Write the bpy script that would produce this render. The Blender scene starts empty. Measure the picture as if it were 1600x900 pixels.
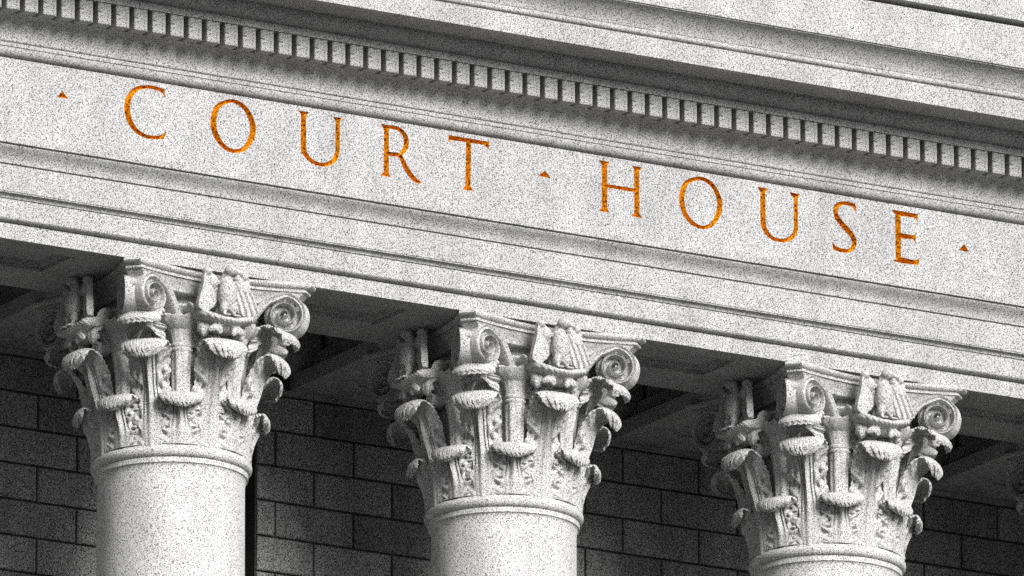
import bpy, bmesh, math, json
import numpy as np
from mathutils import Vector
R = math.radians
scene = bpy.context.scene
col = scene.collection
Z0 = 29.9                 # height of the architrave soffit above the street
D = 2.965                 # distance between column axes
FY = -0.75                # lowest fascia of the architrave
XL, XR = -8.0, 9.5        # ends of the built stretch of the facade

# ------------------------------------------------------------------ materials
def new_mat(name):
    m = bpy.data.materials.new(name); m.use_nodes = True
    nt = m.node_tree; b = nt.nodes['Principled BSDF']
    return m, nt, b

def granite(name, light, dark, scale=125.0, lo=0.41, hi=0.52, bump=0.35, stain=0.2, rough=0.75):
    m, nt, b = new_mat(name)
    N, L = nt.nodes, nt.links
    tc = N.new('ShaderNodeTexCoord')
    n1 = N.new('ShaderNodeTexNoise'); n1.inputs['Scale'].default_value = scale
    n1.inputs['Detail'].default_value = 3.0; n1.inputs['Roughness'].default_value = 0.7
    rot = N.new('ShaderNodeMapping'); rot.inputs['Rotation'].default_value = (0.61, 0.47, 0.83)
    L.new(tc.outputs['Object'], rot.inputs['Vector']); L.new(rot.outputs['Vector'], n1.inputs['Vector'])
    r = N.new('ShaderNodeValToRGB')
    e = r.color_ramp.elements
    e[0].position = lo; e[0].color = (dark, dark, dark, 1)
    e[1].position = hi; e[1].color = (light, light, light, 1)
    L.new(n1.outputs['Fac'], r.inputs['Fac'])
    # weather stains, streaky downwards
    mp = N.new('ShaderNodeMapping'); mp.inputs['Scale'].default_value = (2.2, 2.2, 0.7)
    L.new(tc.outputs['Object'], mp.inputs['Vector'])
    n2 = N.new('ShaderNodeTexNoise'); n2.inputs['Scale'].default_value = 1.6
    n2.inputs['Detail'].default_value = 6.0; n2.inputs['Roughness'].default_value = 0.65
    L.new(mp.outputs['Vector'], n2.inputs['Vector'])
    r2 = N.new('ShaderNodeValToRGB'); e = r2.color_ramp.elements
    s = 1.0 - stain
    e[0].position = 0.35; e[0].color = (s, s, s, 1); e[1].position = 0.62; e[1].color = (1, 1, 1, 1)
    L.new(n2.outputs['Fac'], r2.inputs['Fac'])
    mx = N.new('ShaderNodeMix'); mx.data_type = 'RGBA'; mx.blend_type = 'MULTIPLY'
    mx.inputs[0].default_value = 1.0
    L.new(r.outputs['Color'], mx.inputs[6]); L.new(r2.outputs['Color'], mx.inputs[7])
    L.new(mx.outputs[2], b.inputs['Base Color'])
    b.inputs['Roughness'].default_value = rough
    b.inputs['Specular IOR Level'].default_value = 0.2
    bp = N.new('ShaderNodeBump'); bp.inputs['Strength'].default_value = bump
    bp.inputs['Distance'].default_value = 0.006
    L.new(n1.outputs['Fac'], bp.inputs['Height']); L.new(bp.outputs['Normal'], b.inputs['Normal'])
    return m

M_ent = granite('dressed_granite', 0.58, 0.02)
M_cap = granite('carved_granite', 0.68, 0.07)
M_shaft = granite('polished_granite', 0.80, 0.06)
M_wall = granite('dark_ashlar', 0.62, 0.06, bump=1.0, scale=90.0, stain=0.3, hi=0.56)
def block_tones(m):           # every block was quarried a little lighter or darker
    nt = m.node_tree; b = nt.nodes['Principled BSDF']; N, L = nt.nodes, nt.links
    src = b.inputs['Base Color'].links[0].from_socket
    a = N.new('ShaderNodeAttribute'); a.attribute_name = 'tone'
    mx = N.new('ShaderNodeMix'); mx.data_type = 'RGBA'; mx.blend_type = 'MULTIPLY'; mx.inputs[0].default_value = 1.0
    L.new(src, mx.inputs[6]); L.new(a.outputs['Fac'], mx.inputs[7]); L.new(mx.outputs[2], b.inputs['Base Color'])
M_core = granite('mortar_core', 0.10, 0.03)
block_tones(M_wall)
M_ceil = granite('ceiling_stone', 0.58, 0.10, bump=0.5, stain=0.35)
M_floor = granite('paving', 0.055, 0.03, scale=20)

def gold():
    m, nt, b = new_mat('gilded_orange_paint')
    N, L = nt.nodes, nt.links
    tc = N.new('ShaderNodeTexCoord')
    n = N.new('ShaderNodeTexNoise'); n.inputs['Scale'].default_value = 55.0; n.inputs['Detail'].default_value = 3
    L.new(tc.outputs['Object'], n.inputs['Vector'])
    r = N.new('ShaderNodeValToRGB'); e = r.color_ramp.elements
    e[0].position = 0.38; e[0].color = (0.13, 0.030, 0.001, 1)
    e[1].position = 0.54; e[1].color = (0.80, 0.33, 0.004, 1)
    L.new(n.outputs['Fac'], r.inputs['Fac']); L.new(r.outputs['Color'], b.inputs['Base Color'])
    b.inputs['Roughness'].default_value = 0.7
    b.inputs['Specular IOR Level'].default_value = 0.1
    return m
M_gold = gold()

# ------------------------------------------------------------------ helpers
def tag(o, label=None, cat=None, group=None, kind=None):
    if label: o['label'] = label
    if cat: o['category'] = cat
    if group: o['group'] = group
    if kind: o['kind'] = kind
    return o

def thing(o):
    o['kind'] = 'thing'; return o

def empty(name, loc=(0, 0, 0), parent=None):
    o = bpy.data.objects.new(name, None); col.objects.link(o)
    o.location = loc; o.empty_display_size = 0.2
    if parent: o.parent = parent
    return o

def make_mesh(name, verts, faces, mat, angle=35, recalc=True):
    me = bpy.data.meshes.new(name)
    me.from_pydata([tuple(map(float, v)) for v in verts], [], faces)
    if recalc:
        bm = bmesh.new(); bm.from_mesh(me)
        bmesh.ops.remove_doubles(bm, verts=bm.verts, dist=1e-6)
        bmesh.ops.recalc_face_normals(bm, faces=bm.faces)
        bm.to_mesh(me); bm.free()
    me.shade_smooth()
    if angle is not None: me.set_sharp_from_angle(angle=R(angle))
    if mat: me.materials.append(mat)
    return me

def put(name, me, parent=None, loc=(0, 0, 0), rz=0.0):
    o = bpy.data.objects.new(name, me); col.objects.link(o)
    o.location = loc; o.rotation_euler = (0, 0, rz)
    if parent: o.parent = parent
    return o

class Geo:
    def __init__(s): s.v = []; s.f = []
    def add(s, v, f):
        b = len(s.v); s.v.extend([tuple(q) for q in v]); s.f.extend([tuple(b + i for i in q) for q in f]); return b
    def box(s, x0, x1, y0, y1, z0, z1):
        s.add([(x0,y0,z0),(x1,y0,z0),(x1,y1,z0),(x0,y1,z0),(x0,y0,z1),(x1,y0,z1),(x1,y1,z1),(x0,y1,z1)],
              [(0,3,2,1),(4,5,6,7),(0,1,5,4),(1,2,6,5),(2,3,7,6),(3,0,4,7)])
    def lathe(s, prof, n=64, cap=True):
        m = len(prof); v = []; f = []
        for i in range(n):
            t = 2*math.pi*i/n
            v += [(r*math.cos(t), r*math.sin(t), z) for r, z in prof]
        for i in range(n):
            j = (i+1) % n
            for k in range(m-1): f.append((i*m+k, j*m+k, j*m+k+1, i*m+k+1))
        if cap:
            f.append(tuple(i*m for i in range(n))[::-1]); f.append(tuple(i*m+m-1 for i in range(n)))
        return s.add(v, f)
    def sweep(s, rings, cap=True):
        n = len(rings); m = len(rings[0]); v = [p for r in rings for p in r]; f = []
        for i in range(n-1):
            for k in range(m):
                l = (k+1) % m
                f.append((i*m+k, i*m+l, (i+1)*m+l, (i+1)*m+k))
        if cap:
            f.append(tuple(range(m))[::-1]); f.append(tuple((n-1)*m+k for k in range(m)))
        return s.add(v, f)
    def ell(s, c, r, rot=None, nu=20, nv=12):
        v = []; f = []
        for j in range(nv+1):
            ph = math.pi*j/nv
            for i in range(nu):
                t = 2*math.pi*i/nu
                p = Vector((r[0]*math.sin(ph)*math.cos(t), r[1]*math.sin(ph)*math.sin(t), r[2]*math.cos(ph)))
                if rot is not None: p.rotate(rot)
                v.append((c[0]+p.x, c[1]+p.y, c[2]+p.z))
        for j in range(nv):
            for i in range(nu):
                k = (i+1) % nu
                f.append((j*nu+i, (j+1)*nu+i, (j+1)*nu+k, j*nu+k))
        s.add(v, f)

def spline(pts, n):
    """Catmull-Rom through pts, resampled to n points by arc length."""
    P = np.array(pts, float)
    Q = np.vstack([2*P[0]-P[1], P, 2*P[-1]-P[-2]])
    out = []
    for i in range(1, len(Q)-2):
        for t in np.linspace(0, 1, 24, endpoint=False):
            a, b, c, d = Q[i-1], Q[i], Q[i+1], Q[i+2]
            out.append(0.5*((2*b)+(c-a)*t+(2*a-5*b+4*c-d)*t*t+(3*b-a-3*c+d)*t**3))
    out.append(P[-1]); out = np.array(out)
    l = np.concatenate([[0], np.cumsum(np.linalg.norm(np.diff(out[:, :2], axis=0), axis=1))])
    s = np.linspace(0, l[-1], n)
    return np.stack([np.interp(s, l, out[:, k]) for k in range(out.shape[1])], 1)

def extrude_profile(prof, x0, x1):
    """open (y,z) profile swept along x, with end caps left open, one long strip per facet"""
    n = len(prof)
    v = [(x0, y, z) for y, z in prof] + [(x1, y, z) for y, z in prof]
    f = [(k, n+k, n+k+1, k+1) for k in range(n-1)]
    return v, f

def P(*pz):   # (projection, z) -> (y, z)
    return [(FY - p, z) for p, z in pz]

def arc(p0, z0, p1, z1, kind, n=10):
    """quarter mouldings between two points: 'ovolo' bulges out, 'cavetto' hollows, 'cyma' S-curve"""
    out = []
    for i in range(1, n):
        t = i/n
        if kind == 'ovolo': a, b = math.sin(t*math.pi/2), 1-math.cos(t*math.pi/2)
        elif kind == 'cavetto': a, b = 1-math.cos(t*math.pi/2), math.sin(t*math.pi/2)
        else:
            a = t; b = 0.5-0.5*math.cos(t*math.pi)
            a, b = (0.5-0.5*math.cos(t*math.pi))*0.5+t*0.5, t + 0.16*math.sin(2*math.pi*t)
        out.append((p0+(p1-p0)*a, z0+(z1-z0)*b))
    return out

def groove(p, z, h=0.010, d=0.014):
    d = d*2.2
    return [(p, z), (p-d, z+0.002), (p-d, z+h-0.002), (p, z+h)]

# ------------------------------------------------------------------ entablature
ent = tag(empty('entablature', (0, 0, Z0)),
          'long pale granite entablature lettered COURT HOUSE in orange above the eagle capitals', 'entablature')

def plane_holes(geo, x0, x1, y0, y1, z, rects, depth):
    """horizontal soffit at height z with sunken rectangular panels going up by depth, stepped frame"""
    xs = sorted({x0, x1, *[r[0] for r in rects], *[r[1] for r in rects]})
    ys = sorted({y0, y1, *[r[2] for r in rects], *[r[3] for r in rects]})
    for i in range(len(xs)-1):
        for j in range(len(ys)-1):
            cx, cy = (xs[i]+xs[i+1])/2, (ys[j]+ys[j+1])/2
            if any(r[0] < cx < r[1] and r[2] < cy < r[3] for r in rects): continue
            geo.add([(xs[i],ys[j],z),(xs[i+1],ys[j],z),(xs[i+1],ys[j+1],z),(xs[i],ys[j+1],z)], [(0,3,2,1)])
    for a, b, c, d in rects:
        w = 0.03
        lev = [(0, 0), (0, depth*0.5), (w, depth*0.5), (w+0.012, depth)]
        rings = [[(a+o,c+o,z+h),(b-o,c+o,z+h),(b-o,d-o,z+h),(a+o,d-o,z+h)] for o, h in lev]
        v = [p for r in rings for p in r]
        f = [(4*k+i, 4*k+(i+1)%4, 4*k+4+(i+1)%4, 4*k+4+i) for k in range(len(lev)-1) for i in range(4)]
        n = 4*(len(lev)-1); f.append((n, n+1, n+2, n+3))
        geo.add(v, f)

# architrave: three fasciae, cyma and cap fillet
ap = [(0, 0), (0, 0.122)] + groove(0, 0.121, 0.008, 0.012) + [(0.0, 0.130), (0.030, 0.138), (0.040, 0.145), (0.045, 0.153), (0.045, 0.302)] \
    + groove(0.045, 0.299, 0.008, 0.010) + arc(0.046, 0.309, 0.086, 0.338, 'cavetto', 8) + [(0.086, 0.338), (0.086, 0.346), (0.092, 0.348), (0.092, 0.553)] + groove(0.092, 0.554, 0.008, 0.014) \
    + [(0.098, 0.566), (0.101, 0.590), (0.110, 0.612), (0.126, 0.635), (0.147, 0.658), (0.168, 0.678), (0.172, 0.688)] + groove(0.172, 0.689, 0.010, 0.014) + [(0.184, 0.702), (0.184, 0.746), (0.012, 0.752)]
G = Geo(); G.add(*extrude_profile(P(*ap), XL, XR))
G.add([(XL, 0.42, 0), (XR, 0.42, 0), (XR, 0.42, 0.9), (XL, 0.42, 0.9)], [(0, 3, 2, 1)])
rects = []
for k in range(-2, 4):
    rects.append((k*D-1.98, k*D-1.18, -0.54, -0.05) if True else None)
plane_holes(G, XL, XR, FY, 0.42, 0.0, [r for r in rects if r[0] > XL and r[1] < XR], 0.065)
put('architrave', make_mesh('architrave', G.v, G.f, M_ent, 30, recalc=False), ent)

# frieze with V-cut letters -------------------------------------------------
GL = json.loads('''{"C":{"s":[[[-3.4887,1.3628,0.0246],[-3.5325,1.3721,0.0262],[-3.585,1.3778,0.0246],[-3.646,1.371,0.0246],[-3.7069,1.3515,0.0295],[-3.7545,1.3126,0.036],[-3.7889,1.2558,0.0426],[-3.8014,1.1904,0.0458],[-3.7966,1.1356,0.0458],[-3.7743,1.0754,0.0442],[-3.739,1.0291,0.0377],[-3.6865,0.9932,0.0311],[-3.6253,0.9785,0.0262],[-3.5643,0.9796,0.0246],[-3.512,0.9905,0.0246],[-3.4816,1.0093,0.0196],[-3.46,1.0403,0.0033]]],"p":[[[-3.5107,1.373],[-3.4784,1.3779],[-3.4726,1.3127]],[[-3.5164,0.9946],[-3.4685,1.0176],[-3.4796,0.981],[-3.5206,0.9765]]]},"O":{"s":[[[-2.8972,1.371,0.0246],[-2.8313,1.3689,0.0278],[-2.7695,1.3366,0.0344],[-2.7251,1.2794,0.0426],[-2.6965,1.2039,0.0475],[-2.6996,1.1317,0.0458],[-2.7283,1.0636,0.0393],[-2.7763,1.0047,0.0295],[-2.8508,0.9762,0.0262],[-2.9167,0.984,0.0311],[-2.974,1.0193,0.0377],[-3.0182,1.0764,0.0442],[-3.0423,1.1445,0.0475],[-3.0411,1.2164,0.0458],[-3.0239,1.2787,0.0409],[-2.9848,1.33,0.0311],[-2.8972,1.371,0.0246]]],"p":[]},"U":{"s":[[[-2.2479,1.3569,0.0426],[-2.2466,1.0972,0.0442],[-2.2332,1.0513,0.0409],[-2.2021,1.016,0.0344],[-2.1577,0.9905,0.0295],[-2.1046,0.9808,0.0278],[-2.0516,0.9862,0.0278],[-1.9986,1.014,0.0311],[-1.9633,1.0511,0.0344],[-1.9458,1.1017,0.0344],[-1.9442,1.1579,0.0344],[-1.9442,1.3581,0.0344]]],"p":[[[-2.2904,1.3841],[-2.2038,1.3834],[-2.2459,1.3251]],[[-1.9824,1.3796],[-1.9052,1.3807],[-1.944,1.3301]]]},"R":{"s":[[[-1.5088,1.3571,0.0409],[-1.5095,0.9938,0.0426]],[[-1.5115,1.3719,0.0262],[-1.4581,1.3743,0.0262],[-1.4046,1.3702,0.0295],[-1.3644,1.348,0.0344],[-1.3376,1.3119,0.0393],[-1.3313,1.2646,0.0426],[-1.3418,1.2189,0.036],[-1.3729,1.1783,0.0278],[-1.3863,1.1602,0.0213]],[[-1.5109,1.1595,0.0213],[-1.4397,1.1588,0.0295],[-1.3863,1.1602,0.0278]],[[-1.3818,1.1529,0.0327],[-1.3415,1.0786,0.0393],[-1.2968,1.021,0.0409],[-1.2522,0.9835,0.036],[-1.2209,0.9696,0.0213],[-1.1915,0.9699,0.0033]]],"p":[[[-1.5566,0.9725],[-1.4703,0.9724],[-1.5105,1.0217]],[[-1.5561,1.3854],[-1.4893,1.3841],[-1.5203,1.3369]]]},"T":{"s":[[[-0.7724,1.3393,0.0421],[-0.7759,1.001,0.0421]]],"p":[[[-0.9506,1.3853],[-0.5941,1.3843],[-0.6071,1.3568],[-0.9452,1.3516]],[[-0.6341,1.3618],[-0.584,1.3844],[-0.5909,1.3268]],[[-0.9514,1.3852],[-0.9505,1.3267],[-0.926,1.3579]],[[-0.8242,0.9678],[-0.7314,0.9696],[-0.776,1.0216]]]},"H":{"s":[[[0.4593,1.3561,0.0442],[0.4586,0.9963,0.0458]],[[0.7526,1.3547,0.0426],[0.7534,0.9946,0.0442]],[[0.4617,1.1866,0.0246],[0.7475,1.1871,0.0262]]],"p":[[[0.4123,1.384],[0.5029,1.3819],[0.4593,1.3237]],[[0.4114,0.9757],[0.502,0.9735],[0.4586,1.0245]],[[0.7145,1.3823],[0.7972,1.3823],[0.7534,1.3224]],[[0.7088,0.9744],[0.7987,0.9721],[0.7534,1.0229]]]},"O2":{"s":[[[1.3086,1.3673,0.0246],[1.3771,1.3676,0.0278],[1.441,1.3363,0.0327],[1.4865,1.2796,0.0393],[1.5118,1.2102,0.0442],[1.5087,1.1367,0.0442],[1.4809,1.0677,0.0377],[1.4349,1.0083,0.0295],[1.3663,0.9765,0.0246],[1.3024,0.981,0.0278],[1.2432,1.0089,0.0344],[1.1932,1.0665,0.0393],[1.168,1.1358,0.0426],[1.1646,1.2002,0.0426],[1.1803,1.2674,0.0393],[1.2171,1.3255,0.0311],[1.3086,1.3673,0.0246]]],"p":[]},"U2":{"s":[[[1.9107,1.348,0.0426],[1.912,1.1,0.0442],[1.9273,1.0453,0.0409],[1.9592,1.0053,0.0344],[2.005,0.9793,0.0278],[2.0692,0.9723,0.0262],[2.1245,0.9827,0.0278],[2.1752,1.012,0.0311],[2.2078,1.0615,0.0344],[2.2147,1.1276,0.0344],[2.2142,1.3434,0.0327]]],"p":[[[1.8631,1.3784],[1.9559,1.3782],[1.9105,1.3194]],[[2.1574,1.3791],[2.2531,1.3743],[2.2122,1.3211]]]},"S":{"s":[[[2.7499,1.3585,0.0246],[2.6991,1.365,0.0278],[2.6435,1.3594,0.0278],[2.5971,1.3298,0.0344],[2.5829,1.2869,0.0377],[2.5964,1.2399,0.0409],[2.6422,1.1894,0.0442],[2.6974,1.1444,0.0458],[2.7387,1.1014,0.0426],[2.7568,1.0592,0.0393],[2.7426,1.0122,0.0327],[2.7053,0.98,0.0262],[2.6406,0.9731,0.0295],[2.5852,0.9815,0.0295],[2.565,0.9989,0.0164],[2.5533,1.0282,0.0033]]],"p":[[[2.7222,1.366],[2.7677,1.375],[2.7764,1.3036]],[[2.5532,1.0217],[2.5991,0.9875],[2.562,0.9618]]]},"E":{"s":[[[3.1643,1.3315,0.0463],[3.1653,0.9918,0.0463]]],"p":[[[3.1098,1.3741],[3.3441,1.3717],[3.3326,1.3398],[3.1469,1.336]],[[3.3169,1.3607],[3.3521,1.3749],[3.3412,1.3144]],[[3.1429,1.1651],[3.1934,1.192],[3.3209,1.1907],[3.3102,1.1612],[3.181,1.151]],[[3.3307,1.2146],[3.3267,1.1327],[3.2944,1.175]],[[3.1172,0.9562],[3.1876,0.995],[3.3453,0.986],[3.3402,0.9552],[3.1872,0.9501]],[[3.3615,1.0129],[3.3481,0.9514],[3.3109,0.9741]]]},"dot1":{"s":[],"p":[[[-4.3662,1.2254],[-4.3182,1.177],[-4.4118,1.1779]]]},"dot2":{"s":[],"p":[[[-0.0826,1.2247],[-0.0309,1.1742],[-0.1368,1.1774]]]},"dot3":{"s":[],"p":[[[3.7827,1.1857],[3.8262,1.1322],[3.7357,1.1332]]]}}''')
FRY, FZ0, FZ1 = FY - 0.02, 0.735, 1.423

def sdf_glyph(g, X, Z):
    d = np.full(X.shape, 9.0); fat = 0.0022
    for st in g['s']:
        pts = np.array(st)
        if len(pts) > 5:
            closed = np.allclose(pts[0, :2], pts[-1, :2])
            if closed:
                ext = np.vstack([pts[-3:-1], pts, pts[1:3]])
                sp = spline(ext, 110)
            else: sp = spline(pts, 70)
        else: sp = pts
        for a, b in zip(sp[:-1], sp[1:]):
            ab = b[:2]-a[:2]; l2 = max(ab@ab, 1e-12)
            t = np.clip(((X-a[0])*ab[0]+(Z-a[1])*ab[1])/l2, 0, 1)
            q = np.hypot(X-a[0]-t*ab[0], Z-a[1]-t*ab[1]) - 0.5*(a[2]+t*(b[2]-a[2]))
            d = np.minimum(d, q)
    for po in g['p']:
        p = np.array(po); area = 0.5*np.sum(p[:, 0]*np.roll(p[:, 1], -1)-np.roll(p[:, 0], -1)*p[:, 1])
        if area < 0: p = p[::-1]
        q = np.full(X.shape, -9.0)
        for a, b in zip(p, np.roll(p, -1, 0)):
            n = np.array([b[1]-a[1], -(b[0]-a[0])]); n /= np.linalg.norm(n)
            q = np.maximum(q, (X-a[0])*n[0]+(Z-a[1])*n[1])
        d = np.minimum(d, q)
    return d - fat

FG = Geo(); letters = []
h = 0.004; xcur = XL
for key, g in sorted(GL.items(), key=lambda kv: min([p[0] for s in kv[1]['s']+kv[1]['p'] for p in s])):
    pts = [p for s in g['s']+g['p'] for p in s]
    x0 = min(p[0] for p in pts)-0.05; x1 = max(p[0] for p in pts)+0.05
    z0 = min(p[1] for p in pts)-0.05; z1 = min(max(p[1] for p in pts)+0.05, FZ1-0.002)
    nx = int(math.ceil((x1-x0)/h)); nz = int(math.ceil((z1-z0)/h))
    xs = np.linspace(x0, x1, nx+1); zs = np.linspace(z0, z1, nz+1)
    X, Zm = np.meshgrid(xs, zs, indexing='ij')
    S = sdf_glyph(g, X, Zm)
    S[0] = S[-1] = 1; S[:, 0] = S[:, -1] = 1
    if xcur < x0: FG.add([(xcur,FRY,FZ0),(x0,FRY,FZ0),(x0,FRY,FZ1),(xcur,FRY,FZ1)], [(0,1,2,3)])
    FG.add([(x0,FRY,FZ0),(x1,FRY,FZ0),(x1,FRY,z0),(x0,FRY,z0)], [(0,1,2,3)])
    FG.add([(x0,FRY,z1),(x1,FRY,z1),(x1,FRY,FZ1),(x0,FRY,FZ1)], [(0,1,2,3)])
    xcur = x1
    iv, jf, ov, of = [], [], [], []; ic, oc = {}, {}
    def vid(cache, lst, k, p):
        if k not in cache: cache[k] = len(lst); lst.append(p)
        return cache[k]
    ins = S < 0
    for i in range(nx):
        runs = 0
        for j in range(nz):
            cs = ((i,j),(i+1,j),(i+1,j+1),(i,j+1))
            fl = [ins[c] for c in cs]
            if all(fl):
                jf.append(tuple(vid(ic, iv, c, (X[c], FRY+2.7*-S[c], Zm[c])) for c in cs))
            elif not any(fl):
                of.append(tuple(vid(oc, ov, c, (X[c], FRY, Zm[c])) for c in cs))
            else:
                pi, po = [], []
                for k in range(4):
                    c, n = cs[k], cs[(k+1) % 4]
                    if ins[c]: pi.append(vid(ic, iv, c, (X[c], FRY+2.7*-S[c], Zm[c])))
                    else: po.append(vid(oc, ov, c, (X[c], FRY, Zm[c])))
                    if ins[c] != ins[n]:
                        t = S[c]/(S[c]-S[n]); key2 = (min(c, n), max(c, n))
                        p = (X[c]+t*(X[n]-X[c]), FRY, Zm[c]+t*(Zm[n]-Zm[c]))
                        pi.append(vid(ic, iv, key2, p)); po.append(vid(oc, ov, key2, p))
                if len(pi) > 2: jf.append(tuple(pi))
                if len(po) > 2: of.append(tuple(po))
    FG.add(ov, of); letters.append((key, iv, jf))
FG.add([(xcur,FRY,FZ0),(XR,FRY,FZ0),(XR,FRY,FZ1),(xcur,FRY,FZ1)], [(0,1,2,3)])
# a solid back so that nothing shines through
FG.add([(XL,0.42,FZ0),(XR,0.42,FZ0),(XR,0.42,4.6),(XL,0.42,4.6)], [(0,3,2,1)])
frieze = put('frieze', make_mesh('frieze', FG.v, FG.f, M_ent, 30, recalc=False), ent)
for key, v, f in letters:
    dot = key.startswith('dot')
    o = put('triangle_mark' if dot else 'letter', make_mesh('letter', v, f, M_gold, 28, recalc=False), frieze)
    tag(o, 'small incised orange triangle' if dot else 'incised orange letter %s' % key[0])

# bed moulding below the dentils
bp_ = groove(0.02, 1.423, 0.012, 0.016) + arc(0.02, 1.437, 0.066, 1.492, 'ovolo', 8) + [(0.066, 1.492), (0.066, 1.499), (0.075, 1.501)] \
    + [(0.075, 1.530)] + groove(0.075, 1.531, 0.007, 0.010) + [(0.080, 1.545), (0.080, 1.572)] + arc(0.080, 1.574, 0.225, 1.7138, 'cavetto', 14) \
    + [(0.225, 1.7138)]
v, f = extrude_profile(P(*bp_), XL, XR)
put('bed_moulding', make_mesh('bed_moulding', v, f, M_ent, 30, recalc=False), ent)

# dentil band and its dentils
v, f = extrude_profile(P((0.224, 1.714), (0.08, 1.7142), (0.08, 1.886), (0.335, 1.886), (0.335, 1.940), (0.330, 1.944)), XL, XR)
band = put('dentil_band', make_mesh('dentil_band', v, f, M_ent, 30, recalc=False), ent)
G = Geo(); w, c = 0.0572, 0.004
y0, y1, za, zb = FY-0.322, FY-0.082, 1.715, 1.8845
G.add([(-w, y1, za), (w, y1, za), (w, y0+c, za), (-w, y0+c, za),
       (-w+c, y0, za+c), (w-c, y0, za+c), (w-c, y0, zb), (-w+c, y0, zb),
       (-w, y0+c, zb), (w, y0+c, zb), (w, y1, zb), (-w, y1, zb)],
      [(0,1,2,3), (3,2,5,4), (4,5,6,7), (3,4,7,8), (5,2,9,6), (2,1,10,9), (0,3,8,11), (7,6,9,10,11,8)])
dm = make_mesh('dentil', G.v, G.f, M_ent, 30)
for k in range(-29, 37):
    put('dentil', dm, band, (-0.996 + 0.15867*k, 0, 0))

# cornice: bed ovolo, corona, bead, cyma
cp = [(0.330, 1.945)] + arc(0.335, 1.950, 0.445, 2.030, 'ovolo', 10) + [(0.445, 2.030), (0.445, 2.046), (0.455, 2.050), (0.70, 2.050), (0.705, 2.034), (0.78, 2.034), (0.78, 2.190)] \
    + [(0.772, 2.192), (0.772, 2.198)] + arc(0.775, 2.198, 0.80, 2.222, 'ovolo', 6) + [(0.80, 2.222), (0.797, 2.240), (0.79, 2.244), (0.79, 2.249)] \
    + [(0.795, 2.249), (0.803, 2.275), (0.818, 2.302), (0.840, 2.330), (0.866, 2.356), (0.897, 2.378)] + [(0.930, 2.392), (0.930, 2.398), (0.945, 2.402), (0.945, 2.436), (0.93, 2.442), (0.07, 2.475)]
v, f = extrude_profile(P(*cp), XL, XR)
put('cornice', make_mesh('cornice', v, f, M_ent, 30, recalc=False), ent)

# attic wall above the cornice, with a raked joint and a top course standing slightly proud
at = thing(tag(empty('attic_wall', (0, 0, Z0)), 'plain pale attic wall rising behind the top edge of the cornice', 'wall'))
v, f = extrude_profile(P((0.10, 2.40), (0.10, 3.040), (-0.10, 3.041), (-0.10, 3.078), (0.135, 3.084), (0.115, 4.6), (-1.17, 4.6)), XL, XR)
put('wall_face', make_mesh('wall_face', v, f, M_ent, 30, recalc=False), at)

# ------------------------------------------------------------------ capital carving
CH = 1.345                              # height of the capital

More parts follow.
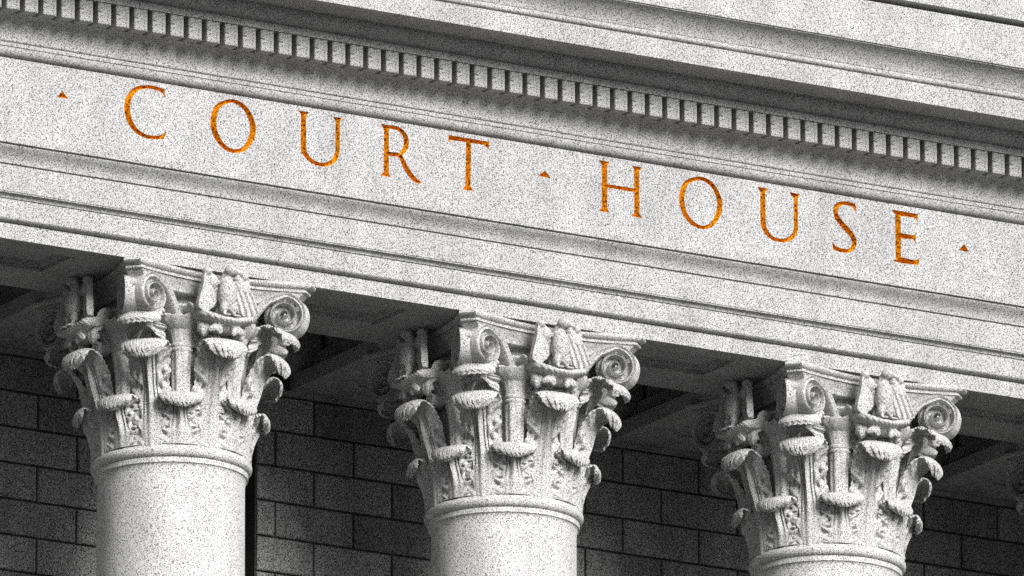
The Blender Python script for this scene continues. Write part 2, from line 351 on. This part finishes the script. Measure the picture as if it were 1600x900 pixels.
def leaf_mesh(name, spine, W, th=0.03, nv=84, nu=41, lobes=5, lobe=0.14, bow=(0.02, 0.075), curl0=0.55,
              rib=1.0, hug=0.052, pits=True, scal=1.0, lift=0.0, mat=None, tooth=0.05):
    """acanthus leaf standing at the front (-y) of the bell; spine = (radius, z) line from root to curled tip"""
    sp = spline(spine, nv)
    t = np.gradient(sp, axis=0); t /= np.linalg.norm(t, axis=1)[:, None]
    nrm = np.stack([t[:, 1], -t[:, 0]], 1)
    vv = np.linspace(0, 1, nv); uu = np.linspace(-1, 1, nu)
    Wv = np.interp(vv, [w[0] for w in W], [w[1] for w in W])
    V, U = np.meshgrid(vv, uu, indexing='ij'); A = np.abs(U)
    cz = np.clip((V-curl0)/(1-curl0), 0, 1)
    Vt = V*(1-0.035*(0.5-0.5*np.cos(2*math.pi*3.5*U+math.pi))**0.7*np.clip((V-0.6)/0.4, 0, 1)*scal)
    saw = np.abs(np.sin(math.pi*lobes*V))**0.6
    fine = np.abs(np.sin(math.pi*lobes*4*V))
    wid = Wv[:, None]*(1-lobe*(1-cz*0.7) + lobe*(1-cz*0.7)*saw*A**2 - tooth*(1-fine)*A**6)
    L = U*wid
    g = lambda x, c, s: np.exp(-((x-c)/s)**2)
    fade = 1-0.65*cz
    vf = np.clip((V-0.10)/0.20, 0.25, 1.9)*np.clip((0.80-V)/0.2, 0.25, 1)
    h = rib*fade*vf*(0.016*g(A, 0, 0.09) - 0.015*g(A, 0.18, 0.050) - 0.014*g(A, 0.34, 0.040)*(V < 0.85))
    ph = lobes*V - 0.9*A - 0.1
    out = np.clip((A-0.40)/0.12, 0, 1)
    h += rib*out*fade*(0.034*np.abs(np.sin(math.pi*ph))**0.8 - 0.020 + 0.006*np.cos(6*math.pi*ph))
    if pits:
        for k in range(0, 6):
            v0 = 0.13+0.105*k
            if v0 < curl0+0.12:
                a0 = 0.52 if k % 2 else 0.64
                h -= 0.044*g(A, a0, 0.085)*g(V, v0, 0.020)
                h -= 0.034*g(A, a0+0.30, 0.08)*g(V, v0+0.045, 0.016)
    h += hug*(1-A**2)*(1-cz)
    edge = (bow[0]+(bow[1]-bow[0])*cz)*A**2.4
    r0, z0, nr, nz = (np.interp(Vt, vv, q) for q in (sp[:, 0], sp[:, 1], nrm[:, 0], nrm[:, 1]))
    z0 = z0 + lift*(1-A**1.5)*np.clip(1-V/0.6, 0, 1)**1.3; r0 = r0 + 0.5*lift*(1-A**1.5)*np.clip(1-V/0.6, 0, 1)**1.3
    thick = th*(1+0.15*cz)*(0.40+0.60*(1-A**4))*np.where(V > 0.97, 0.6, 1)
    hb = rib*(0.0022*np.cos(2*math.pi*7*U) - 0.004*A**2*np.cos(2*math.pi*lobes*2*V))         # ribs on the rolled-over back
    def side(off):
        rr = r0+nr*off; zz = z0+nz*off
        psi = L/np.maximum(r0, 0.3)
        return np.stack([rr*np.sin(psi), -rr*np.cos(psi), zz], -1).reshape(-1, 3)
    ed = edge*(0.2+0.8*cz)
    front = side(ed+h); back = side(np.minimum(ed-thick+hb+hug*0.6*(1-A**2)*(1-cz), ed+h-0.006))
    v = np.vstack([front, back]); n = nv*nu; f = []
    for i in range(nv-1):
        for j in range(nu-1):
            a = i*nu+j
            f.append((a, a+1, a+nu+1, a+nu)); f.append((n+a, n+a+nu, n+a+nu+1, n+a+1))
    for i in range(nv-1):
        for j in (0, nu-1):
            a = i*nu+j; f.append((a, a+nu, n+a+nu, n+a))
    for i in (0, nv-1):
        for j in range(nu-1):
            a = i*nu+j; f.append((a, a+1, n+a+1, n+a))
    return make_mesh(name, v, f, mat or M_cap, 50)

low_leaf = leaf_mesh('lower_leaf',
    [(0.565, 0.0), (0.570, 0.09), (0.579, 0.17), (0.596, 0.245), (0.626, 0.315), (0.664, 0.362), (0.702, 0.372), (0.729, 0.350), (0.737, 0.315), (0.731, 0.282), (0.720, 0.264)],
    [(0, .220), (.2, .216), (.33, .185), (.45, .152), (.56, .166), (.68, .182), (.84, .180), (.92, .155), (.97, .112), (1, .06)], lobes=5, lobe=0.13, curl0=0.50, bow=(0.01, 0.030), th=0.026)
up_leaf = leaf_mesh('upper_leaf',
    [(0.562, 0.04), (0.574, 0.25), (0.591, 0.41), (0.626, 0.555), (0.682, 0.685), (0.745, 0.778), (0.806, 0.825), (0.860, 0.822), (0.895, 0.788), (0.907, 0.745), (0.902, 0.705), (0.890, 0.682)],
    [(0, .15), (.15, .20), (.32, .190), (.46, .148), (.58, .168), (.72, .192), (.88, .192), (.94, .165), (.98, .12), (1, .07)], lobes=6, lobe=0.13, curl0=0.52, bow=(0.01, 0.028), th=0.026)
corner_leaf = leaf_mesh('corner_leaf',
    [(0.655, 0.82), (0.668, 0.900), (0.700, 0.975), (0.755, 1.028), (0.825, 1.040), (0.895, 1.015), (0.950, 0.972), (0.980, 0.930), (0.982, 0.902)],
    [(0, .13), (.25, .15), (.5, .170), (.75, .178), (.92, .182), (1, .17)], lobes=6, curl0=0.45, pits=False, hug=0.0, bow=(0.0, 0.040), th=0.028, rib=0.8, scal=0.45, lift=0.13)
side_leaf = leaf_mesh('side_leaf',
    [(0.640, 0.80), (0.660, 0.88), (0.695, 0.955), (0.745, 0.985), (0.790, 0.965), (0.806, 0.915), (0.790, 0.872), (0.765, 0.865)],
    [(0, .05), (.3, .06), (.7, .06), (.92, .05), (1, .02)], lobes=4, curl0=0.4, pits=False, hug=0.0, nu=17, nv=40, bow=(0.01, 0.03), th=0.025)

def calyx_mesh():
    """fluted stalk, two ring collars and a flaring jagged cup; centre on the bell at the front"""
    cy = -0.630; n = 48
    prof = [(0.062, 0.42), (0.068, 0.60), (0.072, 0.74), (0.072, 0.757), (0.084, 0.764), (0.086, 0.778), (0.076, 0.785), (0.076, 0.791), (0.088, 0.798), (0.090, 0.813), (0.078, 0.822),
            (0.082, 0.86), (0.094, 0.91), (0.112, 0.96), (0.142, 1.010), (0.166, 1.030), (0.174, 1.020), (0.156, 0.985), (0.11, 0.93), (0.02, 0.90)]
    v = []; f = []; m = len(prof)
    for i in range(n):
        t = 2*math.pi*i/n
        for k, (r, z) in enumerate(prof):
            fl = 1.0
            if k < 3: fl = 1+0.10*math.cos(6*t)
            if 10 <= k <= 15: fl = 1+0.07*(k-9)/6*math.cos(14*t)
            zz = z + (0.008*math.cos(14*t) if 14 <= k <= 17 else 0)
            off = 0.03 if z < 0.7 else 0.0
            lean = 0.10*max(0, z-0.83)
            v.append((r*fl*math.cos(t)*(1.15 if z > 0.95 else 1), cy+off-lean+0.72*r*fl*math.sin(t), zz))
    for i in range(n):
        j = (i+1) % n
        for k in range(m-1): f.append((i*m+k, j*m+k, j*m+k+1, i*m+k+1))
    f.append(tuple(i*m for i in range(n))[::-1]); f.append(tuple(i*m+m-1 for i in range(n)))
    return make_mesh('calyx', v, f, M_cap, 50)
calyx = calyx_mesh()

def volute_mesh(sx):
    """corner scroll: stalk rising from the calyx, rolled into a spiral, with its drum behind; sx mirrors it"""
    G = Geo()
    B = np.array([0.237, -0.573]); g = np.array([0.947, -0.320]); q = np.array([-0.320, -0.947])
    ac, zc, r0 = 0.378, 1.134, 0.160
    path = [(-0.01, 0.80, 0.05), (0.02, 0.90, 0.06), (0.075, 1.02, 0.066), (0.15, 1.13, 0.068), (0.225, 1.218, 0.066), (0.30, 1.260, 0.060)]
    turns = 2.5
    for k in range(0, 60):
        t = k/59.0; ang = math.pi/2 - t*turns*2*math.pi
        r = r0*(1-t)*0.93 + 0.006; bw = 0.016+0.012*(1-t) + 0.022*max(0, 1-t*6)
        path.append((ac+r*math.cos(ang), zc+r*math.sin(ang), bw))
    P3 = np.array(path); sm = spline(P3, 170)
    tan = np.gradient(sm[:, :2], axis=0); tan /= np.linalg.norm(tan, axis=1)[:, None]
    nr = np.stack([-tan[:, 1], tan[:, 0]], 1)
    prof = [(-.5, -.055), (-.5, .026), (-.34, .042), (-.2, .038), (0, .024), (.2, .038), (.34, .042), (.5, .026), (.5, -.055)]
    rings = []
    for (a, z, w), n in zip(sm, nr):
        k = min(1.0, w/0.018)
        ring = []
        for m_, o in prof:
            aa, zz = a+n[0]*m_*w, z+n[1]*m_*w
            oo = o*k if o > 0 else o
            p = B+g*aa+q*(oo+0.03*min(1, max(0, a)/0.2))
            ring.append((p[0], p[1], zz))
        rings.append(ring)
    G.sweep(rings)
    # backing disc, eye and waisted drum, turned about the scroll's own axis
    def turned(prof, n=40):
        v = []; f = []; m = len(prof)
        for i in range(n):
            t = 2*math.pi*i/n
            for r, o in prof:
                p = B+g*(ac+r*math.cos(t))+q*(o+0.03)
                v.append((p[0], p[1], zc+r*math.sin(t)))
        for i in range(n):
            j = (i+1) % n
            for k in range(m-1): f.append((i*m+k, i*m+k+1, j*m+k+1, j*m+k))
        f.append(tuple(i*m for i in range(n))); f.append(tuple(i*m+m-1 for i in range(n))[::-1])
        G.add(v, f)
    turned([(0.146, -0.056), (0.146, -0.066), (0.110, -0.074), (0.092, -0.09), (0.085, -0.115), (0.05, -0.12)])
    turned([(0.132, -0.034), (0.138, -0.038), (0.142, -0.058)])
    turned([(0.004, 0.024), (0.008, 0.022), (0.012, 0.012), (0.013, -0.03)], 20)
    v = [(sx*a, b, c) for a, b, c in G.v]
    return make_mesh('volute', v, G.f, M_cap, 40)
volute_r, volute_l = volute_mesh(1), volute_mesh(-1)

def spiral_mesh(name, turns, r0, bw, dep, mirror=1):
    """small flat scroll facing -y, centred on the origin"""
    G = Geo(); rings = []
    pts = []
    for k in range(50):
        t = k/49.0; ang = -math.pi/2 + t*turns*2*math.pi
        r = (r0-bw/2)*(1-t)**0.8+0.004
        pts.append((r*math.cos(ang), r*math.sin(ang), bw*(0.35+0.65*(1-t))))
    sm = spline(pts, 90)
    tan = np.gradient(sm[:, :2], axis=0); tan /= np.linalg.norm(tan, axis=1)[:, None]
    for (a, z, w), t in zip(sm, tan):
        n = (-t[1], t[0])
        rings.append([(mirror*(a+n[0]*m_*w), -o, z+n[1]*m_*w) for m_, o in [(-.5, -dep), (-.5, 0), (-.2, .014), (.2, .014), (.5, 0), (.5, -dep)]])
    G.sweep(rings)
    n = 28
    v = [(r*math.cos(2*math.pi*i/n), y, r*math.sin(2*math.pi*i/n)) for r, y in ((r0*0.9, 0.0), (r0*0.9, dep)) for i in range(n)]
    G.add(v, [tuple(range(n)), tuple(range(2*n-1, n-1, -1))]+[(i, (i+1) % n, n+(i+1) % n, n+i) for i in range(n)])
    return make_mesh(name, G.v, G.f, M_cap, 40)
helix = {1: spiral_mesh('helix', 1.9, 0.060, 0.030, 0.10, 1), -1: spiral_mesh('helix', 1.9, 0.060, 0.030, 0.10, -1)}

def abacus_mesh():
    half, ch, sag = 0.822, 0.128, 0.135
    a = half - ch*0.7071
    def outline(scale):
        pts = []
        for s in range(4):
            th = s*math.pi/2
            for k in range(29):
                t = -1+2*k/28.0
                x = a*t; y = -(half - sag*(1-t*t))
                pts.append((scale*(x*math.cos(th)-y*math.sin(th)), scale*(x*math.sin(th)+y*math.cos(th))))
        return pts
    prof = [(0.70, 1.222), (0.885, 1.214), (0.898, 1.220), (0.902, 1.232), (0.915, 1.255), (0.938, 1.280), (0.960, 1.298), (0.968, 1.312),
            (0.990, 1.314), (0.992, 1.328), (0.978, 1.331), (0.978, 1.336), (1.000, 1.342), (1.020, 1.352), (1.030, 1.366), (1.026, 1.380), (1.012, 1.389)]
    G = Geo(); G.sweep([[(x, y, z) for x, y in outline(s)] for s, z in prof])
    # the little scroll tucked under each horn
    for s in range(4):
        th = math.pi/4+s*math.pi/2
        n = 24; d = (math.sin(th), -math.cos(th)); q = (math.cos(th), math.sin(th)); v = []; f = []
        pr = [(0.004, -0.066), (0.020, -0.066), (0.022, -0.058), (0.034, -0.058), (0.038, -0.04), (0.034, 0.0), (0.038, 0.04), (0.034, 0.058), (0.022, 0.058), (0.020, 0.066), (0.004, 0.066)]
        m = len(pr)
        for i in range(n):
            t = 2*math.pi*i/n
            for r, o in pr:
                rr = 1.030+0.85*r*math.cos(t)
                v.append((d[0]*rr+q[0]*o, d[1]*rr+q[1]*o, 1.200+0.85*r*math.sin(t)))
        for i in range(n):
            j = (i+1) % n
            for k in range(m-1): f.append((i*m+k, j*m+k, j*m+k+1, i*m+k+1))
        f.append(tuple(i*m for i in range(n))[::-1]); f.append(tuple(i*m+m-1 for i in range(n)))
        G.add(v, f)
    return make_mesh('abacus', G.v, G.f, M_cap, 32)
abacus = abacus_mesh()

def remeshed(name, G, voxel, smooth=4, sculpt=None):
    me = bpy.data.meshes.new('raw'); me.from_pydata(G.v, [], G.f)
    o = bpy.data.objects.new('raw', me); col.objects.link(o)
    r = o.modifiers.new('r', 'REMESH'); r.mode = 'VOXEL'; r.voxel_size = voxel
    s = o.modifiers.new('s', 'SMOOTH'); s.factor = 0.5; s.iterations = smooth
    dg = bpy.context.evaluated_depsgraph_get(); dg.update()
    out = bpy.data.meshes.new_from_object(o.evaluated_get(dg)); out.name = name
    bpy.data.objects.remove(o); bpy.data.meshes.remove(me)
    if sculpt:
        n = len(out.vertices)
        co = np.empty(n*3); out.vertices.foreach_get('co', co); co = co.reshape(-1, 3)
        no = np.array([tuple(v.normal) for v in out.vertices])
        co = co + no*sculpt(co, no)[:, None]
        out.vertices.foreach_set('co', co.ravel()); out.update()
    out.shade_smooth(); out.materials.clear(); out.materials.append(M_cap)
    return out

from mathutils import Euler
def eagle_mesh():
    """spread-winged eagle standing upright, facing -y, head turned to its left (+x); feet at z = 1.0"""
    G = Geo(); E = lambda x, y, z: Euler((x, y, z))
    y = -0.845
    G.ell((0, y-0.024, 1.180), (0.074, 0.066, 0.128), E(0.10, 0, 0))    # breast
    G.ell((0, y+0.005, 1.275), (0.054, 0.054, 0.070))                   # shoulders
    G.ell((0.004, y-0.005, 1.325), (0.042, 0.042, 0.060))              # neck
    G.ell((0.014, y-0.046, 1.368), (0.050, 0.052, 0.042))              # head
    G.ell((0.066, y-0.064, 1.358), (0.036, 0.018, 0.017), E(0, 0.25, -0.5))   # beak
    G.ell((0.094, y-0.076, 1.342), (0.012, 0.011, 0.020))              # beak hook
    wing = [(0.03, 1.285), (0.060, 1.305), (0.090, 1.335), (0.118, 1.375), (0.150, 1.388), (0.180, 1.362), (0.194, 1.310), (0.200, 1.245), (0.228, 1.17), (0.255, 1.09), (0.258, 1.045), (0.215, 1.030), (0.150, 1.040), (0.085, 1.085), (0.04, 1.15)]
    for s in (-1, 1):
        n = len(wing)
        fy = lambda x: y+0.060-0.45*max(0, x-0.08)
        v = [(s*x, fy(x)+d, z) for d in (-0.026, 0.030) for x, z in wing]
        G.add(v, [tuple(range(n)), tuple(range(2*n-1, n-1, -1))]+[(i, n+i, n+(i+1) % n, (i+1) % n) for i in range(n)])
        G.ell((s*0.156, y+0.010, 1.350), (0.034, 0.042, 0.036), E(0, s*0.45, 0))         # wing wrist, curling forward
        G.ell((s*0.110, y+0.020, 1.29), (0.050, 0.034, 0.060), E(0, s*0.6, 0))
        G.ell((s*0.038, y-0.036, 1.070), (0.032, 0.036, 0.044), E(0.15, s*0.05, 0))      # thigh
        G.ell((s*0.042, y-0.052, 1.025), (0.014, 0.016, 0.026))                           # shank
        for k in (-1, 0, 1):
            G.ell((s*0.042+k*0.017, y-0.086, 1.006), (0.008, 0.026, 0.011), E(0.25, 0, k*0.5))   # toes
    G.ell((0, y+0.06, 1.06), (0.060, 0.040, 0.08))                      # tail
    def feathers(co, no):
        x, z = np.abs(co[:, 0]), co[:, 2]
        wing = np.clip((x-0.075)/0.03, 0, 1)*np.clip((1.32-z)/0.05, 0, 1)*np.clip(-no[:, 1], 0, 1)
        d = 0.010*np.sin((x*1.0+0.30*(z-1.1))*2*np.pi/0.040)*wing*np.clip((1.27-z)/0.05, 0, 1)
        d += 0.003*np.sin(z*2*np.pi/0.034)*np.sin(co[:, 0]*2*np.pi/0.034+1)*np.clip(-no[:, 1], 0, 1)*(x < 0.11)*(z < 1.30)
        return d
    G.v = [(a*1.03, b, c) for a, b, c in G.v]
    return remeshed('eagle', G, 0.0065, 2, feathers)

def perch_mesh():
    """swagged, cloud-like perch the eagle stands on, with two drooping lobes"""
    G = Geo(); E = lambda x, y, z: Euler((x, y, z)); y = -0.80
    for k in range(-14, 15):
        x = k*0.0148
        G.ell((x, y-0.040*math.cos(x*6), 0.985-0.035*math.cos(x*8)+0.02), (0.022, 0.10, 0.036), E(0, 0.3 if k < 0 else -0.3, 0))
    for s in (-1, 1):
        G.ell((s*0.215, y-0.02, 1.020), (0.024, 0.07, 0.030))
        G.ell((s*0.095, y-0.055, 0.915), (0.072, 0.026, 0.030), E(0, s*0.45, 0)); G.ell((s*0.062, y-0.062, 0.895), (0.026, 0.020, 0.034))
        G.ell((s*0.232, y+0.08, 1.06), (0.020, 0.08, 0.07), E(0, s*0.4, s*0.2))
    G.ell((0, y+0.05, 0.94), (0.16, 0.10, 0.05))
    def rope(co, no):
        return 0.0035*np.sin((co[:, 0]*0.8+co[:, 2])*2*np.pi/0.030)*np.clip(-no[:, 1]+0.2, 0, 1)*(co[:, 2] < 1.03)
    return remeshed('perch', G, 0.0085, 3, rope)
eagle, perch = eagle_mesh(), perch_mesh()

G = Geo()
G.lathe([(0.545, 0.0), (0.545, 0.30), (0.555, 0.55), (0.575, 0.75), (0.605, 0.88), (0.640, 1.00), (0.680, 1.055), (0.692, 1.068), (0.692, 1.085), (0.67, 1.092), (0.58, 1.095), (0.57, 1.20)], 72)
bell_m = make_mesh('capital', G.v, G.f, M_cap, 40)
G = Geo()
tor = [(0.575+0.048*math.cos(t), -0.050+0.050*math.sin(t)) for t in np.linspace(math.pi/2, -math.pi/2, 14)]
G.lathe([(0.50, 0.0)] + tor + [(0.592, -0.102), (0.592, -0.140), (0.588, -0.144)] + [(0.5675+0.0205*(1-math.sin(t)), -0.144-0.075*(1-math.cos(t))) for t in np.linspace(0.05, math.pi/2, 8)] + [(0.50, -0.23)], 96)
astragal_m = make_mesh('astragal', G.v, G.f, M_shaft, 40)
G = Geo()
SH = 13.0                                # shaft length, with entasis
G.lathe([(0.5675+0.105*(1-(1-t)**1.7)*0 + 0.10*t**1.25, -0.22-SH*t) for t in np.linspace(0, 1, 24)], 96)
shaft_m = make_mesh('shaft', G.v, G.f, M_shaft, 40)
G = Geo()
G.lathe([(0.69, -13.22), (0.72, -13.24), (0.80, -13.30), (0.80, -13.40), (0.74, -13.46), (0.74, -13.52), (0.86, -13.58), (0.86, -13.72)], 64)
G.box(-0.92, 0.92, -0.92, 0.92, -14.0, -13.72)
base_m = make_mesh('column_base', G.v, G.f, M_shaft, 40)

def build_column(x, label):
    c = thing(tag(empty('column', (x, 0, Z0)), label, 'column', 'eagle capital columns of the portico'))
    UP = (0, 0, CH-1.39)
    cap = put('capital', bell_m, c, (0, 0, -CH))
    put('astragal', astragal_m, c, (0, 0, -CH)); put('shaft', shaft_m, c, (0, 0, -CH)); put('column_base', base_m, c, (0, 0, -CH))
    put('abacus', abacus, cap, UP)
    jr = np.random.default_rng(int(x*10)+77)
    J = lambda o, d=1.3, z=0.02: (setattr(o, 'rotation_euler', (0, 0, o.rotation_euler[2]+R(jr.uniform(-d, d)))), setattr(o, 'scale', (1, 1, 1+jr.uniform(-z, z))))
    for k in range(8):
        a = k*math.pi/4
        J(put('lower_leaf', low_leaf, cap, rz=a+math.pi/8))
        J(put('upper_leaf', up_leaf, cap, (0, 0, -0.062), rz=a))
        put('calyx', calyx, cap, UP, rz=a+math.pi/8)
    for k in range(4):
        a = k*math.pi/2
        put('volute', volute_r, cap, UP, rz=a); put('volute', volute_l, cap, UP, rz=a)
        put('corner_leaf', corner_leaf, cap, UP, rz=a+math.pi/4)
        put('eagle', eagle, cap, UP, rz=a); put('perch', perch, cap, UP, rz=a)
        for s in (-1, 1):
            b = a+s*R(11.5)
            put('side_leaf', side_leaf, cap, UP, rz=b)
            b = a+s*R(6.3)
            put('helix', helix[s], cap, (0.715*math.sin(b), -0.715*math.cos(b), 0.80), rz=b)
    return c
build_column(-D, 'pale granite eagle-capital column on the left, standing below the letters C and O')
build_column(0, 'pale granite eagle-capital column in the middle, standing below the letter T of COURT')
build_column(D, 'pale granite eagle-capital column on the right, standing below the letters U and S of HOUSE')
build_column(2*D, 'shadowed eagle-capital column at the far right edge, only a corner volute showing')

# ------------------------------------------------------------------ portico ceiling
WY = 2.0                                  # face of the portico wall
ceil = thing(tag(empty('portico_ceiling', (0, 0, Z0)), 'dark stone coffered portico ceiling of beams running from the columns to the wall', 'ceiling'))
G0 = Geo()
plane_holes(G0, -0.78, 0.78, 0.423, WY, 0.0, [(-0.40, 0.40, 0.80, 1.62)], 0.04)
for s in (-1, 1):                         # moulded beam sides stepping back up into the coffer
    prof = [(s*0.78, 0.0), (s*0.78, 0.12), (s*0.70, 0.125), (s*0.70, 0.15), (s*0.66, 0.19), (s*0.63, 0.26), (s*0.63, 0.30), (s*0.56, 0.305), (s*0.56, 0.62)]
    n = len(prof)
    v = [(a, 0.423, z) for a, z in prof]+[(a, WY, z) for a, z in prof]
    G0.add(v, [(k, k+1, n+k+1, n+k) for k in range(n-1)])
beam_m = make_mesh('beam', G0.v, G0.f, M_ceil, 30, recalc=False)
for k in range(-2, 4): put('beam', beam_m, ceil, (k*D, 0, 0))
G = Geo(); G.box(XL, XR, 0.43, WY+0.6, 0.60, 0.75)
put('ceiling_slab', make_mesh('ceiling_slab', G.v, G.f, M_ceil), ceil)
pr = [(WY, -0.012), (WY-0.03, -0.010), (WY-0.03, 0.0), (WY-0.022, 0.12), (WY-0.08, 0.13), (WY-0.08, 0.16), (WY-0.10, 0.20), (WY-0.15, 0.25), (WY-0.15, 0.30), (WY-0.19, 0.31), (WY-0.19, 0.60)]
v, f = extrude_profile(pr, XL, XR)
for k in range(-2, 3):
    x0, x1 = k*D+0.60, (k+1)*D-0.60
    v, f = extrude_profile([(a, z) for a, z in pr[3:]], x0, x1)
    put('coffer_moulding', make_mesh('coffer_moulding', v, f, M_ceil, 30, recalc=False), ceil)

# ------------------------------------------------------------------ portico wall of ashlar blocks
wall = thing(tag(empty('portico_wall', (0, 0, Z0)), 'dark ashlar block wall in shade behind the columns', 'wall'))
GA = [Geo(), Geo()]; tones = [[], []]; JW, BD, CF = 0.009, 0.035, 0.008
SLOT = (-1.50, -1.078)
rng = np.random.default_rng(4)
def block(x0, x1, z0, z1):
    x0 += JW; x1 -= JW; z0 += JW; z1 -= JW
    if x1-x0 < 0.06: return
    d = float(rng.uniform(-0.004, 0.004)); y0 = WY+d; yb = WY+BD
    v = [(x0,yb,z0),(x1,yb,z0),(x1,yb,z1),(x0,yb,z1),(x0,y0+CF,z0),(x1,y0+CF,z0),(x1,y0+CF,z1),(x0,y0+CF,z1),
         (x0+CF,y0,z0+CF),(x1-CF,y0,z0+CF),(x1-CF,y0,z1-CF),(x0+CF,y0,z1-CF)]
    f = [(8,9,10,11)]
    for i in range(4):
        j = (i+1) % 4
        f += [(4+i, 4+j, 8+j, 8+i), (i, j, 4+j, 4+i)]
    k = 0 if x1 < SLOT[0]+0.1 else 1
    GA[k].add(v, f); tones[k] += [float(rng.uniform(0.62, 1.12))]*len(f)
z = -0.050; row = 0
while z > -4.2:
    zb = z-0.290
    x = (-0.553 if row % 2 == 0 else -0.905) - 0.712*11
    while x < XR:
        a, b = max(x, XL), min(x+0.712, XR)
        if b > a:
            if b <= SLOT[0] or a >= SLOT[1]: block(a, b, zb, z)
            else:
                if a < SLOT[0]: block(a, SLOT[0], zb, z)
                if b > SLOT[1]: block(SLOT[1], b, zb, z)
        x += 0.712
    z = zb; row += 1
zlow = z
for g_, tn in zip(GA, tones):
    me = make_mesh('ashlar', g_.v, g_.f, M_wall, 25, recalc=False)
    at_ = me.attributes.new('tone', 'FLOAT', 'FACE'); at_.data.foreach_set('value', tn)
    put('ashlar_panel', me, wall)
G = Geo()
for a, b in ((XL, SLOT[0]-0.002), (SLOT[1]+0.002, XR)):
    G.box(a, b, WY+BD-0.003, WY+0.6, zlow, 0.0)
G.box(SLOT[0]-0.002, SLOT[1]+0.002, WY+0.45, WY+0.6, zlow, 0.0)
G.box(XL, XR, WY+0.004, WY+0.6, -14.2, zlow-0.001)
G.box(XL, XR, WY+0.004, WY+0.598, 0.001, 0.598)
put('wall_core', make_mesh('wall_core', G.v, G.f, M_core, 25), wall)
G = Geo(); G.box(XL, XR, WY-0.012, WY+BD, -0.046, -0.003)
put('wall_fillet', make_mesh('wall_fillet', G.v, G.f, M_ceil, 25), wall)

# ------------------------------------------------------------------ ground
G = Geo(); G.add([(-600,-600,0),(600,-600,0),(600,600,0),(-600,600,0)], [(0,1,2,3)])
tag(put('ground', make_mesh('ground', G.v, G.f, M_floor)), kind='structure')
G = Geo(); ft = Z0-CH-14.0
G.box(XL, XR, -1.6, 3.0, 0.02, ft)
for k in range(int(ft/0.30)):              # the long flight of steps up to the portico
    G.box(XL, XR, -1.6-0.32*(k+1), -1.6-0.32*k-0.0005, 0.02, ft-0.30*(k+1))
tag(put('portico_steps', make_mesh('steps', G.v, G.f, M_floor)), kind='structure')

# ------------------------------------------------------------------ camera
a, e, dist, f_px = R(30.6), R(15.6), 106.5, 21300.0
view = Vector((math.sin(a)*math.cos(e), math.cos(a)*math.cos(e), math.sin(e)))
right = Vector((math.cos(a), -math.sin(a), 0)); up = right.cross(view)
cam = bpy.data.cameras.new('camera'); co = bpy.data.objects.new('camera', cam); col.objects.link(co)
co.location = Vector((0, 0, Z0)) - view*dist + right*(13/f_px*dist) + up*(91.5/f_px*dist)
co.rotation_euler = view.to_track_quat('-Z', 'Y').to_euler()
cam.sensor_width = 36.0; cam.lens = f_px/1600*36.0
cam.clip_start = 1.0; cam.clip_end = 2000.0
scene.camera = co

# ------------------------------------------------------------------ light: bright overcast, soft sun high in front and to the right
SUN_EL, SUN_AZ = R(27), R(3)              # elevation; degrees to the right of the facade's normal
w = bpy.data.worlds.new('World'); scene.world = w; w.use_nodes = True
nt = w.node_tree; bg = nt.nodes['Background']
sky = nt.nodes.new('ShaderNodeTexSky'); sky.sky_type = 'NISHITA'; sky.sun_disc = False
sky.sun_elevation = SUN_EL
sd = Vector((math.sin(SUN_AZ)*math.cos(SUN_EL), -math.cos(SUN_AZ)*math.cos(SUN_EL), math.sin(SUN_EL)))   # towards the sun
sky.sun_rotation = math.atan2(sd.x, sd.y)
hs = nt.nodes.new('ShaderNodeHueSaturation'); hs.inputs['Saturation'].default_value = 0.0   # grey cloud cover
nt.links.new(sky.outputs['Color'], hs.inputs['Color']); nt.links.new(hs.outputs['Color'], bg.inputs['Color'])
bg.inputs['Strength'].default_value = 0.052
sl = bpy.data.lights.new('sun', 'SUN'); sl.energy = 4.8; sl.angle = R(30); sl.color = (1.0, 0.99, 0.97)
so = bpy.data.objects.new('sun', sl); col.objects.link(so)
so.rotation_euler = (-sd).to_track_quat('-Z', 'Y').to_euler(); so.location = (0, -60, 80)

scene.view_settings.view_transform = 'Standard'
scene.view_settings.look = 'None'
scene.view_settings.exposure = 0.27
scene.view_settings.gamma = 1.0
scene.render.engine = 'CYCLES'
scene.cycles.use_denoising = False
scene.cycles.max_bounces = 6
